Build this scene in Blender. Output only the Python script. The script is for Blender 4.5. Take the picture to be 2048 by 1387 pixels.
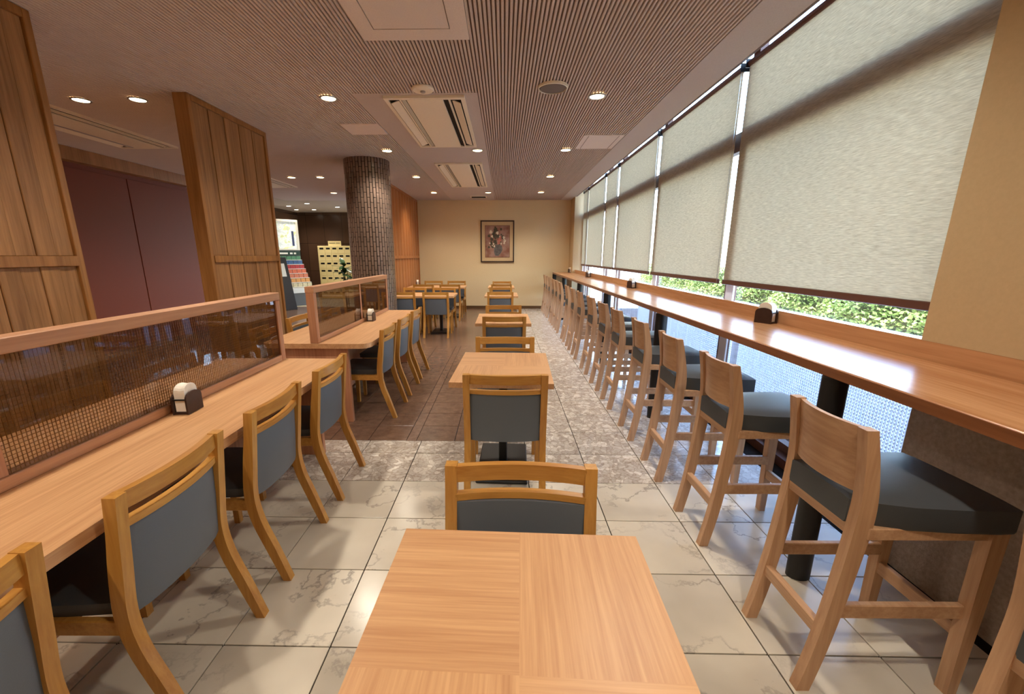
import bpy, bmesh, math, random
from mathutils import Vector, Matrix
random.seed(7)
S = bpy.context.scene
for o in list(bpy.data.objects): bpy.data.objects.remove(o)
COL = S.collection
# ---------------------------------------------------------------- camera
CH = 1.4046
f_px, pitch, yaw = 856.55, 0.2405, -0.0200
cam_d = bpy.data.cameras.new('camera'); cam = bpy.data.objects.new('camera', cam_d); COL.objects.link(cam)
cam_d.sensor_fit = 'HORIZONTAL'; cam_d.sensor_width = 36.0; cam_d.lens = 36.0*f_px/2048
cam_d.shift_x = (1024-990.33)/2048; cam_d.shift_y = (720.69-693.5)/2048
cam_d.clip_start = 0.02; cam_d.clip_end = 200
cam.location = (0, 0, CH); cam.rotation_euler = (math.pi/2-pitch, 0, -yaw)
S.camera = cam
# ---------------------------------------------------------------- world, sun, exposure
W = bpy.data.worlds.new('sky'); S.world = W; W.use_nodes = True
nt = W.node_tree; bg = nt.nodes['Background']
sky = nt.nodes.new('ShaderNodeTexSky'); sky.sky_type = 'NISHITA'; sky.sun_disc = False
sky.sun_elevation = math.radians(52); sky.sun_rotation = math.radians(250); sky.air_density = 1.0; sky.dust_density = 1.2
nt.links.new(sky.outputs[0], bg.inputs[0]); bg.inputs[1].default_value = 1.5
sun_d = bpy.data.lights.new('sun', 'SUN'); sun_d.energy = 3.6; sun_d.angle = 0.01; sun_d.color = (1, .95, .86)
sun = bpy.data.objects.new('sun', sun_d); COL.objects.link(sun)
sun.location = (-10, -6, 20); sun.rotation_euler = (Vector((-.25, -.7, 1.0)).to_track_quat('Z', 'Y')).to_euler()
vs = S.view_settings; vs.view_transform = 'Standard'; vs.look = 'None'; vs.gamma = 1; vs.use_curve_mapping = False
vs.exposure = 1.3
LAMP_W = 26.0
# ---------------------------------------------------------------- helpers
def bbox(bm, x0, x1, y0, y1, z0, z1, bev=0.0, seg=1):
    vs_ = [bm.verts.new(p) for p in ((x0,y0,z0),(x1,y0,z0),(x1,y1,z0),(x0,y1,z0),(x0,y0,z1),(x1,y0,z1),(x1,y1,z1),(x0,y1,z1))]
    fs = [bm.faces.new([vs_[i] for i in q]) for q in ((0,3,2,1),(4,5,6,7),(0,1,5,4),(1,2,6,5),(2,3,7,6),(3,0,4,7))]
    if bev:
        es = list({e for f in fs for e in f.edges})
        bmesh.ops.bevel(bm, geom=es, offset=bev, segments=seg, affect='EDGES', profile=0.5)
def box(x0, x1, y0, y1, z0, z1, bev=0.0, seg=1):
    bm = bmesh.new(); bbox(bm, x0, x1, y0, y1, z0, z1, bev, seg); return bm
def loft(bm, rings, closed=True):
    """rings: lists of points, equal length; quads between, caps at the ends"""
    vr = [[bm.verts.new(p) for p in r] for r in rings]
    n = len(rings[0])
    for a, b in zip(vr, vr[1:]):
        for i in range(n): bm.faces.new((a[i], a[(i+1) % n], b[(i+1) % n], b[i]))
    if closed:
        bm.faces.new(vr[0][::-1]); bm.faces.new(vr[-1])
def profile(st, a0, a1, axis='y'):
    """st: (u0,u1,z) stations up a leg, extruded along the other horizontal axis a0..a1"""
    bm = bmesh.new()
    if axis == 'y': rings = [[(a0,u0,z),(a1,u0,z),(a1,u1,z),(a0,u1,z)] for u0,u1,z in st]
    else: rings = [[(u0,a0,z),(u1,a0,z),(u1,a1,z),(u0,a1,z)] for u0,u1,z in st]
    loft(bm, rings); return bm
def smooth_st(st, n=4):
    out = []
    for i in range(len(st)-1):
        p = [st[max(i-1,0)], st[i], st[i+1], st[min(i+2,len(st)-1)]]
        for k in range(n):
            t = k/n; out.append(tuple(.5*(2*p[1][c]+(p[2][c]-p[0][c])*t+(2*p[0][c]-5*p[1][c]+4*p[2][c]-p[3][c])*t*t+(3*p[1][c]-p[0][c]-3*p[2][c]+p[3][c])*t**3) for c in range(3)))
    return out+[st[-1]]
def lathe(bm, prof, n=24, c=(0,0,0)):
    loft(bm, [[(c[0]+r*math.cos(2*math.pi*k/n), c[1]+r*math.sin(2*math.pi*k/n), c[2]+z) for k in range(n)] for r, z in prof])
def bow(bm, w, yf, t, z0, z1, n=10, ztop=None):
    rings = []
    for i in range(n+1):
        x = -w+2*w*i/n; y = yf(x); zt = z1 + (ztop(x) if ztop else 0)
        rings.append([(x,y,z0),(x,y+t,z0),(x,y+t,zt),(x,y,zt)])
    loft(bm, rings)
def obj(name, bm, mat, parent=None, loc=None, smooth=False, rz=0):
    if isinstance(bm, bmesh.types.BMesh):
        bmesh.ops.recalc_face_normals(bm, faces=bm.faces)
        me = bpy.data.meshes.new(name); bm.to_mesh(me); bm.free()
        if mat: me.materials.append(mat)
        if smooth:
            for p in me.polygons: p.use_smooth = True
            try: me.set_sharp_from_angle(angle=math.radians(35))
            except Exception: pass
    else: me = bm
    o = bpy.data.objects.new(name, me); COL.objects.link(o)
    if parent: o.parent = parent
    if loc: o.location = loc
    if rz: o.rotation_euler[2] = rz
    return o
def tag(o, label=None, cat=None, group=None, kind=None):
    if label: o['label'] = label
    if cat: o['category'] = cat
    if group: o['group'] = group
    if kind: o['kind'] = kind
    return o
def thing(name, label, cat, loc=(0,0,0), rz=0, group=None):
    o = bpy.data.objects.new(name, None); COL.objects.link(o); o.empty_display_size = .1
    o.location = loc; o.rotation_euler[2] = rz
    return tag(o, label, cat, group)
def dup(root, loc, rz, label, group=None):
    r = root.copy(); COL.objects.link(r); r.location = loc; r.rotation_euler = (0,0,rz); r['label'] = label
    if group: r['group'] = group
    for ch in list(root.children):
        c = ch.copy(); COL.objects.link(c); c.parent = r
        for g in list(ch.children):
            d = g.copy(); COL.objects.link(d); d.parent = c
    return r
ORD = ['first','second','third','fourth','fifth','sixth','seventh','eighth','ninth','tenth','eleventh','twelfth','thirteenth','fourteenth','fifteenth','sixteenth','seventeenth','eighteenth']
# ---------------------------------------------------------------- materials
def lin(r, g, b):
    f = lambda v: (v/255/12.92) if v/255 <= .04045 else ((v/255+.055)/1.055)**2.4
    return (f(r), f(g), f(b), 1)
def newmat(name, rough=.5, spec=.5, metal=0):
    m = bpy.data.materials.new(name); m.use_nodes = True; n = m.node_tree; b = n.nodes['Principled BSDF']
    b.inputs['Roughness'].default_value = rough; b.inputs['Metallic'].default_value = metal
    b.inputs['Specular IOR Level'].default_value = spec
    return m, n, b
def N(n, t, **kw):
    x = n.nodes.new(t)
    for k, v in kw.items():
        if k in x.inputs.keys(): x.inputs[k].default_value = v
        else: setattr(x, k, v)
    return x
def coords(n, scale=(1,1,1), rnd=0.0, src='Object'):
    tc = N(n, 'ShaderNodeTexCoord'); mp = N(n, 'ShaderNodeMapping'); mp.inputs['Scale'].default_value = scale
    n.links.new(tc.outputs[src], mp.inputs[0])
    if rnd:
        oi = N(n, 'ShaderNodeObjectInfo'); vm = N(n, 'ShaderNodeVectorMath', operation='SCALE'); vm.inputs[0].default_value = (rnd, rnd*1.7, rnd*.6)
        n.links.new(oi.outputs['Random'], vm.inputs[3]); n.links.new(vm.outputs[0], mp.inputs['Location'])
    return mp.outputs[0]
def ramp(n, fac, stops):
    r = N(n, 'ShaderNodeValToRGB'); e = r.color_ramp.elements
    while len(e) < len(stops): e.new(.5)
    for k, (p, c) in enumerate(stops): e[k].position = p; e[k].color = c
    n.links.new(fac, r.inputs[0]); return r.outputs[0]
def bump(n, b, h, strength=.2, dist=.01):
    bp = N(n, 'ShaderNodeBump'); bp.inputs['Strength'].default_value = strength; bp.inputs['Distance'].default_value = dist
    n.links.new(h, bp.inputs['Height']); n.links.new(bp.outputs[0], b.inputs['Normal'])
def plain(name, c, rough=.6, spec=.4, metal=0, noise=.0, nscale=40, bmp=0):
    m, n, b = newmat(name, rough, spec, metal); b.inputs['Base Color'].default_value = c
    if noise or bmp:
        no = N(n, 'ShaderNodeTexNoise', Scale=nscale, Detail=4.0); n.links.new(coords(n), no.inputs['Vector'])
        if noise:
            lo = tuple(v*(1-noise) for v in c[:3])+(1,); hi = tuple(min(1, v*(1+noise)) for v in c[:3])+(1,)
            n.links.new(ramp(n, no.outputs[0], [(.3, lo), (.7, hi)]), b.inputs['Base Color'])
        if bmp: bump(n, b, no.outputs[0], bmp, .004)
    return m
def wood(name, c1, c2, axis='y', rough=.35, fine=60, stretch=.04, spec=.4, rnd=9.0):
    m, n, b = newmat(name, rough, spec)
    sc = {'x': (stretch,1,1), 'y': (1,stretch,1), 'z': (1,1,stretch)}[axis]
    v = coords(n, sc, rnd)
    a = N(n, 'ShaderNodeTexNoise', Scale=fine, Detail=5.0, Roughness=.6); n.links.new(v, a.inputs['Vector'])
    g = N(n, 'ShaderNodeTexNoise', Scale=fine*.16, Detail=2.0, Distortion=.6); n.links.new(v, g.inputs['Vector'])
    mx = N(n, 'ShaderNodeMath', operation='MULTIPLY_ADD'); mx.inputs[1].default_value = .55
    mg = N(n, 'ShaderNodeMath', operation='MULTIPLY'); mg.inputs[1].default_value = .45
    n.links.new(g.outputs[0], mg.inputs[0]); n.links.new(a.outputs[0], mx.inputs[0]); n.links.new(mg.outputs[0], mx.inputs[2])
    n.links.new(ramp(n, mx.outputs[0], [(.36, c1), (.62, c2)]), b.inputs['Base Color'])
    bump(n, b, a.outputs[0], .06, .002)
    return m
OAK1, OAK2 = lin(190,140,98), lin(216,170,124)
m_top = wood('pale_oak_veneer', OAK1, OAK2, 'y', .38, 125, .03)
m_topx = wood('pale_oak_veneer_cross', OAK1, OAK2, 'x', .38, 125, .03)
m_counter = wood('counter_oak', lin(176,124,84), lin(202,152,110), 'y', .27, spec=.36)
m_counterx = wood('counter_edge', lin(120,74,46), lin(146,94,60), 'y', .35)
m_amber = wood('amber_varnished_wood', lin(172,116,52), lin(200,148,74), 'x', .28, 70)
m_amberz = wood('amber_varnished_wood_upright', lin(172,116,52), lin(200,148,74), 'z', .28, 70)
m_beech = wood('beech_wood', lin(176,134,100), lin(202,162,126), 'y', .38, 70)
m_beechz = wood('beech_wood_upright', lin(176,134,100), lin(202,162,126), 'z', .38, 70)
m_rose = wood('rosy_oak_frame', lin(184,134,102), lin(210,160,124), 'y', .4)
m_rosez = wood('rosy_oak_panel', lin(174,120,90), lin(202,148,114), 'z', .4)
m_board = wood('old_brown_board', lin(128,90,54), lin(176,130,84), 'z', .4, 46, .05)
m_boardf = wood('brown_board_frame', lin(134,90,46), lin(172,122,70), 'z', .35, 46, .05)
m_red = wood('reddish_wood_board', lin(152,88,46), lin(190,124,72), 'z', .32, 46, .04)
m_pad = plain('slate_leatherette', lin(92,100,110), .42, .5, bmp=.08, nscale=260)
m_padd = plain('charcoal_leatherette', lin(66,70,74), .4, .5, bmp=.08, nscale=260)
m_black = plain('black_steel', lin(24,23,24), .42, .5, noise=.1)
m_darkwood = plain('dark_stained_wood', lin(58,38,32), .45, .4, noise=.15, nscale=25)
m_paper = plain('white_paper_napkin', lin(238,232,222), .9, .1, noise=.03)
m_steel = plain('silver_metal', lin(180,180,182), .3, .5, 1.0)
m_white = plain('off_white_plastic', lin(240,230,210), .5, .4, noise=.02)
m_ceil = plain('taupe_ceiling_board', lin(198,187,182), .9, .15, noise=.05, nscale=120, bmp=.1)
m_rib = plain('taupe_ceiling_rib', lin(206,191,182), .9, .15, noise=.05, nscale=90)
m_groove = plain('ceiling_groove', lin(122,102,92), .95, .1)
m_hatch = plain('plaster_hatch', lin(226,214,206), .9, .1, noise=.05, nscale=140, bmp=.15)
m_cream = plain('cream_wallpaper', lin(222,200,160), .85, .2, noise=.035, nscale=60, bmp=.12)
m_pillar = plain('sand_plaster', lin(198,174,136), .85, .2, noise=.03, nscale=60, bmp=.1)
m_stucco = plain('brown_stucco', lin(164,146,132), .9, .1, noise=.14, nscale=70, bmp=.9)
m_maroon = plain('maroon_panel', lin(118,54,30), .6, .3, noise=.05, nscale=200)
m_basebd = plain('dark_baseboard', lin(96,68,42), .5, .3)
m_frame = plain('brown_window_frame', lin(92,58,44), .4, .4)
m_sill = plain('white_sill', lin(236,238,240), .4, .4)
m_pale = plain('pale_painted_frame', lin(214,206,202), .5, .3)
m_grout = plain('dark_grout', lin(34,28,25), .9, .1)
m_slot = plain('dark_slot', lin(20,17,15), .7, .2)
# floor: marble, breccia, brown
def marble():
    m, n, b = newmat('veined_marble', .2, .5)
    v = coords(n, (1,1,1), 31.0)
    d = N(n, 'ShaderNodeTexNoise', Scale=2.6, Detail=9.0, Roughness=.58, Distortion=.1); n.links.new(v, d.inputs['Vector'])
    s = N(n, 'ShaderNodeMath', operation='SUBTRACT'); s.inputs[1].default_value = .5; n.links.new(d.outputs[0], s.inputs[0])
    a = N(n, 'ShaderNodeMath', operation='ABSOLUTE'); n.links.new(s.outputs[0], a.inputs[0])
    vein = ramp(n, a.outputs[0], [(0, (.9,.9,.9,1)), (.016, (0,0,0,1))])
    k = N(n, 'ShaderNodeTexNoise', Scale=2.2, Detail=3.0); n.links.new(v, k.inputs['Vector'])
    mask = ramp(n, k.outputs[0], [(.38, (0,0,0,1)), (.58, (1,1,1,1))])
    mu = N(n, 'ShaderNodeMath', operation='MULTIPLY'); n.links.new(vein, mu.inputs[0]); n.links.new(mask, mu.inputs[1])
    c = N(n, 'ShaderNodeTexNoise', Scale=1.6, Detail=4.0); n.links.new(v, c.inputs['Vector'])
    base = ramp(n, c.outputs[0], [(.35, lin(188,178,162)), (.65, lin(216,207,190))])
    mx = N(n, 'ShaderNodeMix', data_type='RGBA'); n.links.new(mu.outputs[0], mx.inputs[0]); n.links.new(base, mx.inputs[6]); mx.inputs[7].default_value = lin(148,138,128)
    n.links.new(mx.outputs[2], b.inputs['Base Color']); return m
def joint(n, col, sx, sy, ox, oy, w=.004, grout=lin(70,60,54)):
    tc = N(n, 'ShaderNodeTexCoord'); sp = N(n, 'ShaderNodeSeparateXYZ'); n.links.new(tc.outputs['Object'], sp.inputs[0])
    outs = []
    for i, (s, o) in enumerate(((sx, ox), (sy, oy))):
        a = N(n, 'ShaderNodeMath', operation='SUBTRACT'); a.inputs[1].default_value = o; n.links.new(sp.outputs[i], a.inputs[0])
        p = N(n, 'ShaderNodeMath', operation='PINGPONG'); p.inputs[1].default_value = s/2; n.links.new(a.outputs[0], p.inputs[0])
        l = N(n, 'ShaderNodeMath', operation='LESS_THAN'); l.inputs[1].default_value = w/2; n.links.new(p.outputs[0], l.inputs[0]); outs.append(l.outputs[0])
    mxm = N(n, 'ShaderNodeMath', operation='MAXIMUM'); n.links.new(outs[0], mxm.inputs[0]); n.links.new(outs[1], mxm.inputs[1])
    mx = N(n, 'ShaderNodeMix', data_type='RGBA'); n.links.new(mxm.outputs[0], mx.inputs[0]); n.links.new(col, mx.inputs[6]); mx.inputs[7].default_value = grout
    return mx.outputs[2]
TX, TY = -0.636, 1.274
def breccia(name, rnd=31.0, j=False):
    m, n, b = newmat(name, .16, .5)
    v = coords(n, (1,1,1), rnd)
    w = N(n, 'ShaderNodeTexNoise', Scale=9.0, Detail=3.0); n.links.new(v, w.inputs['Vector'])
    wm = N(n, 'ShaderNodeVectorMath', operation='MULTIPLY_ADD'); wm.inputs[1].default_value = (.17,.17,.17); n.links.new(w.outputs[1], wm.inputs[0]); n.links.new(v, wm.inputs[2])
    vo = N(n, 'ShaderNodeTexVoronoi', Scale=21.0, feature='F1'); vo.inputs['Randomness'].default_value = 1; n.links.new(wm.outputs[0], vo.inputs['Vector'])
    sx = N(n, 'ShaderNodeSeparateXYZ'); n.links.new(vo.outputs['Color'], sx.inputs[0])
    e = N(n, 'ShaderNodeTexVoronoi', Scale=21.0, feature='DISTANCE_TO_EDGE'); n.links.new(wm.outputs[0], e.inputs['Vector'])
    base = ramp(n, sx.outputs[0], [(.1, lin(184,173,162)), (.6, lin(204,195,184)), (1, lin(228,221,211))])
    no = N(n, 'ShaderNodeTexNoise', Scale=40.0, Detail=5.0); n.links.new(v, no.inputs['Vector'])
    dk = ramp(n, e.outputs[0], [(0, lin(204,192,182)), (.12, (1,1,1,1))])
    mx = N(n, 'ShaderNodeMix', data_type='RGBA', blend_type='MULTIPLY'); mx.inputs[0].default_value = .75; n.links.new(base, mx.inputs[6]); n.links.new(dk, mx.inputs[7])
    mz = N(n, 'ShaderNodeMix', data_type='RGBA', blend_type='MULTIPLY'); mz.inputs[0].default_value = .42; n.links.new(mx.outputs[2], mz.inputs[6])
    n.links.new(ramp(n, no.outputs[0], [(.34, (.62,.57,.52,1)), (.56, (1,1,1,1))]), mz.inputs[7])
    col = mz.outputs[2]
    if j: col = joint(n, col, .4, .4, TX, TY)
    n.links.new(col, b.inputs['Base Color']); return m
def browntile(name, j=False):
    m, n, b = newmat(name, .2, .5)
    v = coords(n, (1,1,1), 0 if j else 31.0)
    no = N(n, 'ShaderNodeTexNoise', Scale=14.0, Detail=6.0, Roughness=.7); n.links.new(v, no.inputs['Vector'])
    col = ramp(n, no.outputs[0], [(.3, lin(98,74,60)), (.7, lin(126,98,80))])
    if j: col = joint(n, col, .3, .3, -.379, 3.09, .005, lin(52,40,34))
    n.links.new(col, b.inputs['Base Color'])
    n.links.new(ramp(n, no.outputs[0], [(.3, (.22,)*3+(1,)), (.7, (.27,)*3+(1,))]), b.inputs['Roughness'])
    return m
m_marble = marble(); m_brec = breccia('breccia_tile'); m_brecf = breccia('breccia_paving', 0, True)
m_brown = browntile('brown_stone_tile'); m_brownf = browntile('brown_stone_paving', True)
def darkwall():
    m, n, b = newmat('dark_brown_wall_tile', .22, .5)
    br = N(n, 'ShaderNodeTexBrick', Scale=1.0); br.inputs['Color1'].default_value = lin(84,60,44); br.inputs['Color2'].default_value = lin(72,50,38); br.inputs['Mortar'].default_value = lin(40,30,24)
    br.inputs['Brick Width'].default_value = .6; br.inputs['Row Height'].default_value = .9; br.inputs['Mortar Size'].default_value = .006; br.offset = 0
    tc = N(n, 'ShaderNodeTexCoord'); mp = N(n, 'ShaderNodeMapping'); mp.inputs['Rotation'].default_value = (math.pi/2, 0, 0)
    n.links.new(tc.outputs['Object'], mp.inputs[0]); n.links.new(mp.outputs[0], br.inputs['Vector']); n.links.new(br.outputs[0], b.inputs['Base Color']); return m
m_darkwall = darkwall()
def blindmat():
    m, n, b = newmat('woven_blind_fabric', .9, .1)
    v = coords(n, (1,.06,1), 17.0)
    no = N(n, 'ShaderNodeTexNoise', Scale=420.0, Detail=3.0); n.links.new(v, no.inputs['Vector'])
    v2 = coords(n, (1,.09,1), 17.0)
    n2 = N(n, 'ShaderNodeTexNoise', Scale=170.0, Detail=4.0); n.links.new(v2, n2.inputs['Vector'])
    av = N(n, 'ShaderNodeMath', operation='ADD'); n.links.new(no.outputs[0], av.inputs[0]); n.links.new(n2.outputs[0], av.inputs[1])
    hf = N(n, 'ShaderNodeMath', operation='MULTIPLY'); hf.inputs[1].default_value = .5; n.links.new(av.outputs[0], hf.inputs[0])
    col = ramp(n, hf.outputs[0], [(.34, lin(180,169,150)), (.64, lin(216,206,186))])
    df = N(n, 'ShaderNodeBsdfDiffuse'); tr = N(n, 'ShaderNodeBsdfTranslucent'); mx = N(n, 'ShaderNodeMixShader'); mx.inputs[0].default_value = .52
    n.links.new(col, df.inputs[0]); n.links.new(col, tr.inputs[0]); n.links.new(df.outputs[0], mx.inputs[1]); n.links.new(tr.outputs[0], mx.inputs[2])
    n.links.new(mx.outputs[0], n.nodes['Material Output'].inputs[0]); return m
m_blind = blindmat()
def glass(name, tint, gloss=1.0, ior=1.45):
    m = bpy.data.materials.new(name); m.use_nodes = True; n = m.node_tree; n.nodes.remove(n.nodes['Principled BSDF'])
    t = N(n, 'ShaderNodeBsdfTransparent'); t.inputs[0].default_value = tint
    g = N(n, 'ShaderNodeBsdfGlossy'); g.inputs['Roughness'].default_value = .01
    fr = N(n, 'ShaderNodeFresnel', IOR=ior); mx = N(n, 'ShaderNodeMixShader')
    ge = N(n, 'ShaderNodeNewGeometry'); iv = N(n, 'ShaderNodeMath', operation='SUBTRACT'); iv.inputs[0].default_value = 1; n.links.new(ge.outputs['Backfacing'], iv.inputs[1])
    mu = N(n, 'ShaderNodeMath', operation='MULTIPLY'); n.links.new(iv.outputs[0], mu.inputs[0]); n.links.new(fr.outputs[0], mu.inputs[1]); n.links.new(mu.outputs[0], mx.inputs[0]); n.links.new(t.outputs[0], mx.inputs[1]); n.links.new(g.outputs[0], mx.inputs[2]); n.links.new(mx.outputs[0], n.nodes['Material Output'].inputs[0]); return m
m_glass = glass('clear_window_glass', (.96,.98,1,1)); m_smoke = glass('smoked_partition_glass', (.66,.62,.58,1), ior=1.6)
def emit(name, c, s):
    m, n, b = newmat(name, .4); b.inputs['Emission Color'].default_value = c; b.inputs['Emission Strength'].default_value = s; b.inputs['Base Color'].default_value = c; return m
m_lamp = emit('warm_lamp', (1,.80,.44,1), 9); m_lampw = emit('white_lamp', (1,.9,.72,1), 10)
m_lattice = None
def lattice():
    m, n, b = newmat('white_lattice', .6, .2)
    d = N(n, 'ShaderNodeBsdfDiffuse'); d.inputs[0].default_value = lin(238,240,246); t = N(n, 'ShaderNodeBsdfTranslucent'); t.inputs[0].default_value = lin(238,240,246)
    mx = N(n, 'ShaderNodeMixShader'); mx.inputs[0].default_value = .5
    n.links.new(d.outputs[0], mx.inputs[1]); n.links.new(t.outputs[0], mx.inputs[2]); n.links.new(mx.outputs[0], n.nodes['Material Output'].inputs[0]); return m
m_lattice = lattice()
m_wire = plain('brass_wire', lin(196,150,96), .35, .5, .6)
# ================================================================ SETTING
BW = 11.7                                     # back wall
# floor: slab with tiles on it
floor = tag(obj('floor', box(-7.2, 2.02, -2.6, 15.0, -.12, -.006), m_grout), kind='structure')
def tilemesh(name, w, d, mat):
    bm = box(-w/2+.0026, w/2-.0026, -d/2+.0026, d/2-.0026, -.008, 0, .0008)
    bmesh.ops.recalc_face_normals(bm, faces=bm.faces)
    me = bpy.data.meshes.new(name); bm.to_mesh(me); bm.free(); me.materials.append(mat); return me
t_mar = tilemesh('marble_tile', .4, .4, m_marble); t_bre = tilemesh('breccia_tile', .4, .4, m_brec)
t_brh = tilemesh('breccia_tile_cut', .4, .216, m_brec); t_bro = tilemesh('brown_tile', .3, .3, m_brown); t_brs = tilemesh('brown_strip', .08, .3, m_brown)
for i in range(-5, 7):
    x = TX+.4*i+.2
    if x > 1.95: continue
    for j in range(-2, 3): obj('marble_tile', t_mar, None, floor, (x, TY+.4*j+.2, 0), rz=random.choice((0, math.pi)))
    obj('breccia_tile', t_bre, None, floor, (x, TY+.4*3+.2, 0), rz=random.choice((0, math.pi/2, math.pi)))
    if x < .35: obj('breccia_tile', t_brh, None, floor, (x, TY+1.6+.108, 0))
    else:
        for j in range(4, 14): obj('breccia_tile', t_bre, None, floor, (x, TY+.4*j+.2, 0), rz=random.choice((0, math.pi/2, math.pi, -math.pi/2)))
bx = [-.379+.3*k for k in range(0, 3)]          # brown columns right of the strip, then the strip, then left
cols = [(x+.15, 'b') for x in (-.679, -.379, -.079)] + [(.281, 'e')] + [(-.718, 's')] + [(-.758-.3*k-.15, 'b') for k in range(0, 6)]
t_bre2 = tilemesh('brown_tile_cut', .121, .3, m_brown)
Y0 = TY+1.6+.216
for x, k in cols:
    for j in range(0, 12):
        obj('brown_strip' if k == 's' else 'brown_tile', {'b': t_bro, 's': t_brs, 'e': t_bre2}[k], None, floor, (x, Y0+.3*j+.15, 0))
YB = Y0+3.6; YR = TY+.4*14
obj('far_brown_paving', box(-2.558, .342, YB, BW, -.007, 0), m_brownf, floor)
obj('hall_brown_paving', box(-7.2, -2.56, -2.6, 12.0, -.007, 0), m_brownf, floor)
obj('entrance_paving', box(-7.2, -2.56, 12.0, 15.0, -.007, .001), plain('cream_entrance_stone', lin(206,190,150), .3, .5, noise=.06, nscale=6), floor)
obj('far_breccia_paving', box(.346, 1.95, YR, BW, -.007, 0), m_brecf, floor)
obj('near_marble_paving', box(-2.636, 1.95, -2.6, TY-.8, -.007, 0), m_marble, floor)
# ceiling with ribs
ceiling = tag(obj('ceiling', box(-7.2, 1.74, -2.6, 15.0, 2.803, 2.9), m_groove), kind='structure')
def rib(x, y0, y1):
    obj('rib', ribmesh(round(y1-y0, 3)), None, ceiling, (x, y0, 2.79))
_rm = {}
def ribmesh(L):
    if L not in _rm:
        bm = bmesh.new(); a = .0078
        loft(bm, [[(-a-.001,y,.014),(-a,y,.003),(-a+.002,y,0),(a-.002,y,0),(a,y,.003),(a+.001,y,.014)] for y in (0, L)])
        bmesh.ops.recalc_face_normals(bm, faces=bm.faces)
        me = bpy.data.meshes.new('rib'); bm.to_mesh(me); bm.free(); me.materials.append(m_rib); _rm[L] = me
    return _rm[L]
P = .0262; x = 1.425; k = 0
while x > -5.66:
    if -1.345 < x < -.235:
        if -.925 < x: rib(x, 3.24, 4.20)
        else: rib(x, .4, 4.20)
    else: rib(x, .4, BW)
    x -= P
def cpanel(name, x0, x1, y0, y1, z0=2.789, mat=m_ceil): return obj(name, box(x0, x1, y0, y1, z0, 2.804), mat, ceiling)
cpanel('plain_band', -1.345, -.24, 4.20, BW)
cpanel('window_band', 1.44, 1.74, -2.6, BW)
cpanel('hall_board', -7.2, -5.67, -2.6, 15.0)
cpanel('near_board', -5.67, 1.44, -2.6, .4)
cpanel('far_board', -5.67, 1.44, BW, 15.0)
bm = bmesh.new()
for a in ((-.93,-.235,2.5,2.62),(-.93,-.235,3.10,3.24),(-.93,-.83,2.62,3.10),(-.345,-.235,2.62,3.10)): bbox(bm, a[0],a[1],a[2],a[3],2.784,2.804)
obj('hatch_frame', bm, m_hatch, ceiling); obj('hatch_panel', box(-.824,-.351,2.626,3.094,2.786,2.804), m_hatch, ceiling)
for (x0,x1,y0,y1) in ((-1.80,-1.365,5.08,5.50),(.935,1.43,5.57,6.24)):
    obj('hatch_panel', box(x0+.004,x1-.004,y0+.004,y1-.004,2.783,2.804,.002), m_hatch, ceiling)
bm = bmesh.new()
for a in ((1.0,1.006,5.60,6.21),(1.36,1.366,5.60,6.21)): bbox(bm, a[0],a[1],a[2],a[3],2.7815,2.79)
obj('hatch_joint', bm, m_groove, ceiling)
# roof over blind pocket, back wall, others
tag(obj('trim_1', box(1.74, 1.76, -2.6, BW, 2.787, 3.12), m_frame), kind='structure')
tag(obj('trim_2', box(1.72, 2.05, -2.6, 15.0, 3.12, 3.18), m_groove), kind='structure')
tag(obj('wall_back', box(-2.3, 2.2, BW, BW+.15, -.1, 3.12), m_cream), kind='structure')
tag(obj('baseboard_back', box(-2.1, 1.76, BW-.015, BW, 0, .075), m_basebd), kind='structure')
tag(obj('wall_hall_end', box(-7.2, -2.25, 14.8, 14.95, -.1, 3.0), m_darkwall), kind='structure')
tag(obj('wall_hall_side', box(-7.2, -6.85, 11.6, 14.8, -.1, 3.0), m_darkwall), kind='structure')
tag(obj('wall_front', box(-7.2, 2.2, -2.75, -2.6, -.1, 3.18), m_cream), kind='structure')
wl = tag(obj('wall_left', box(-6.1, -5.84, -2.6, 10.6, 0, 2.62), m_maroon), kind='structure')
tag(obj('wall_left_core', box(-7.35, -7.2, -2.75, 14.95, -.1, 3.0), m_maroon), kind='structure')
for k in range(7): obj('panel', box(-5.84, -5.815, -2.2+1.83*k+.008, -2.2+1.83*(k+1)-.008, .1, 2.55, .003), m_maroon, wl)
tag(obj('trim_3', box(-6.1, -5.70, -2.6, 10.6, 2.62, 2.789), m_boardf), kind='structure')
# near pillar and far return on window side
PX = 1.79
tag(obj('wall_window_pillar', box(PX, 2.2, -2.6, 1.84, 1.054, 3.12), m_pillar), kind='structure')
tag(obj('wall_window_dado', box(PX+.03, 2.2, -2.6, 1.84, -.1, 1.054), m_stucco), kind='structure')
tag(obj('wall_window_far', box(1.72, 2.2, 11.05, BW, -.1, 3.12), m_pillar), kind='structure')
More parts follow.
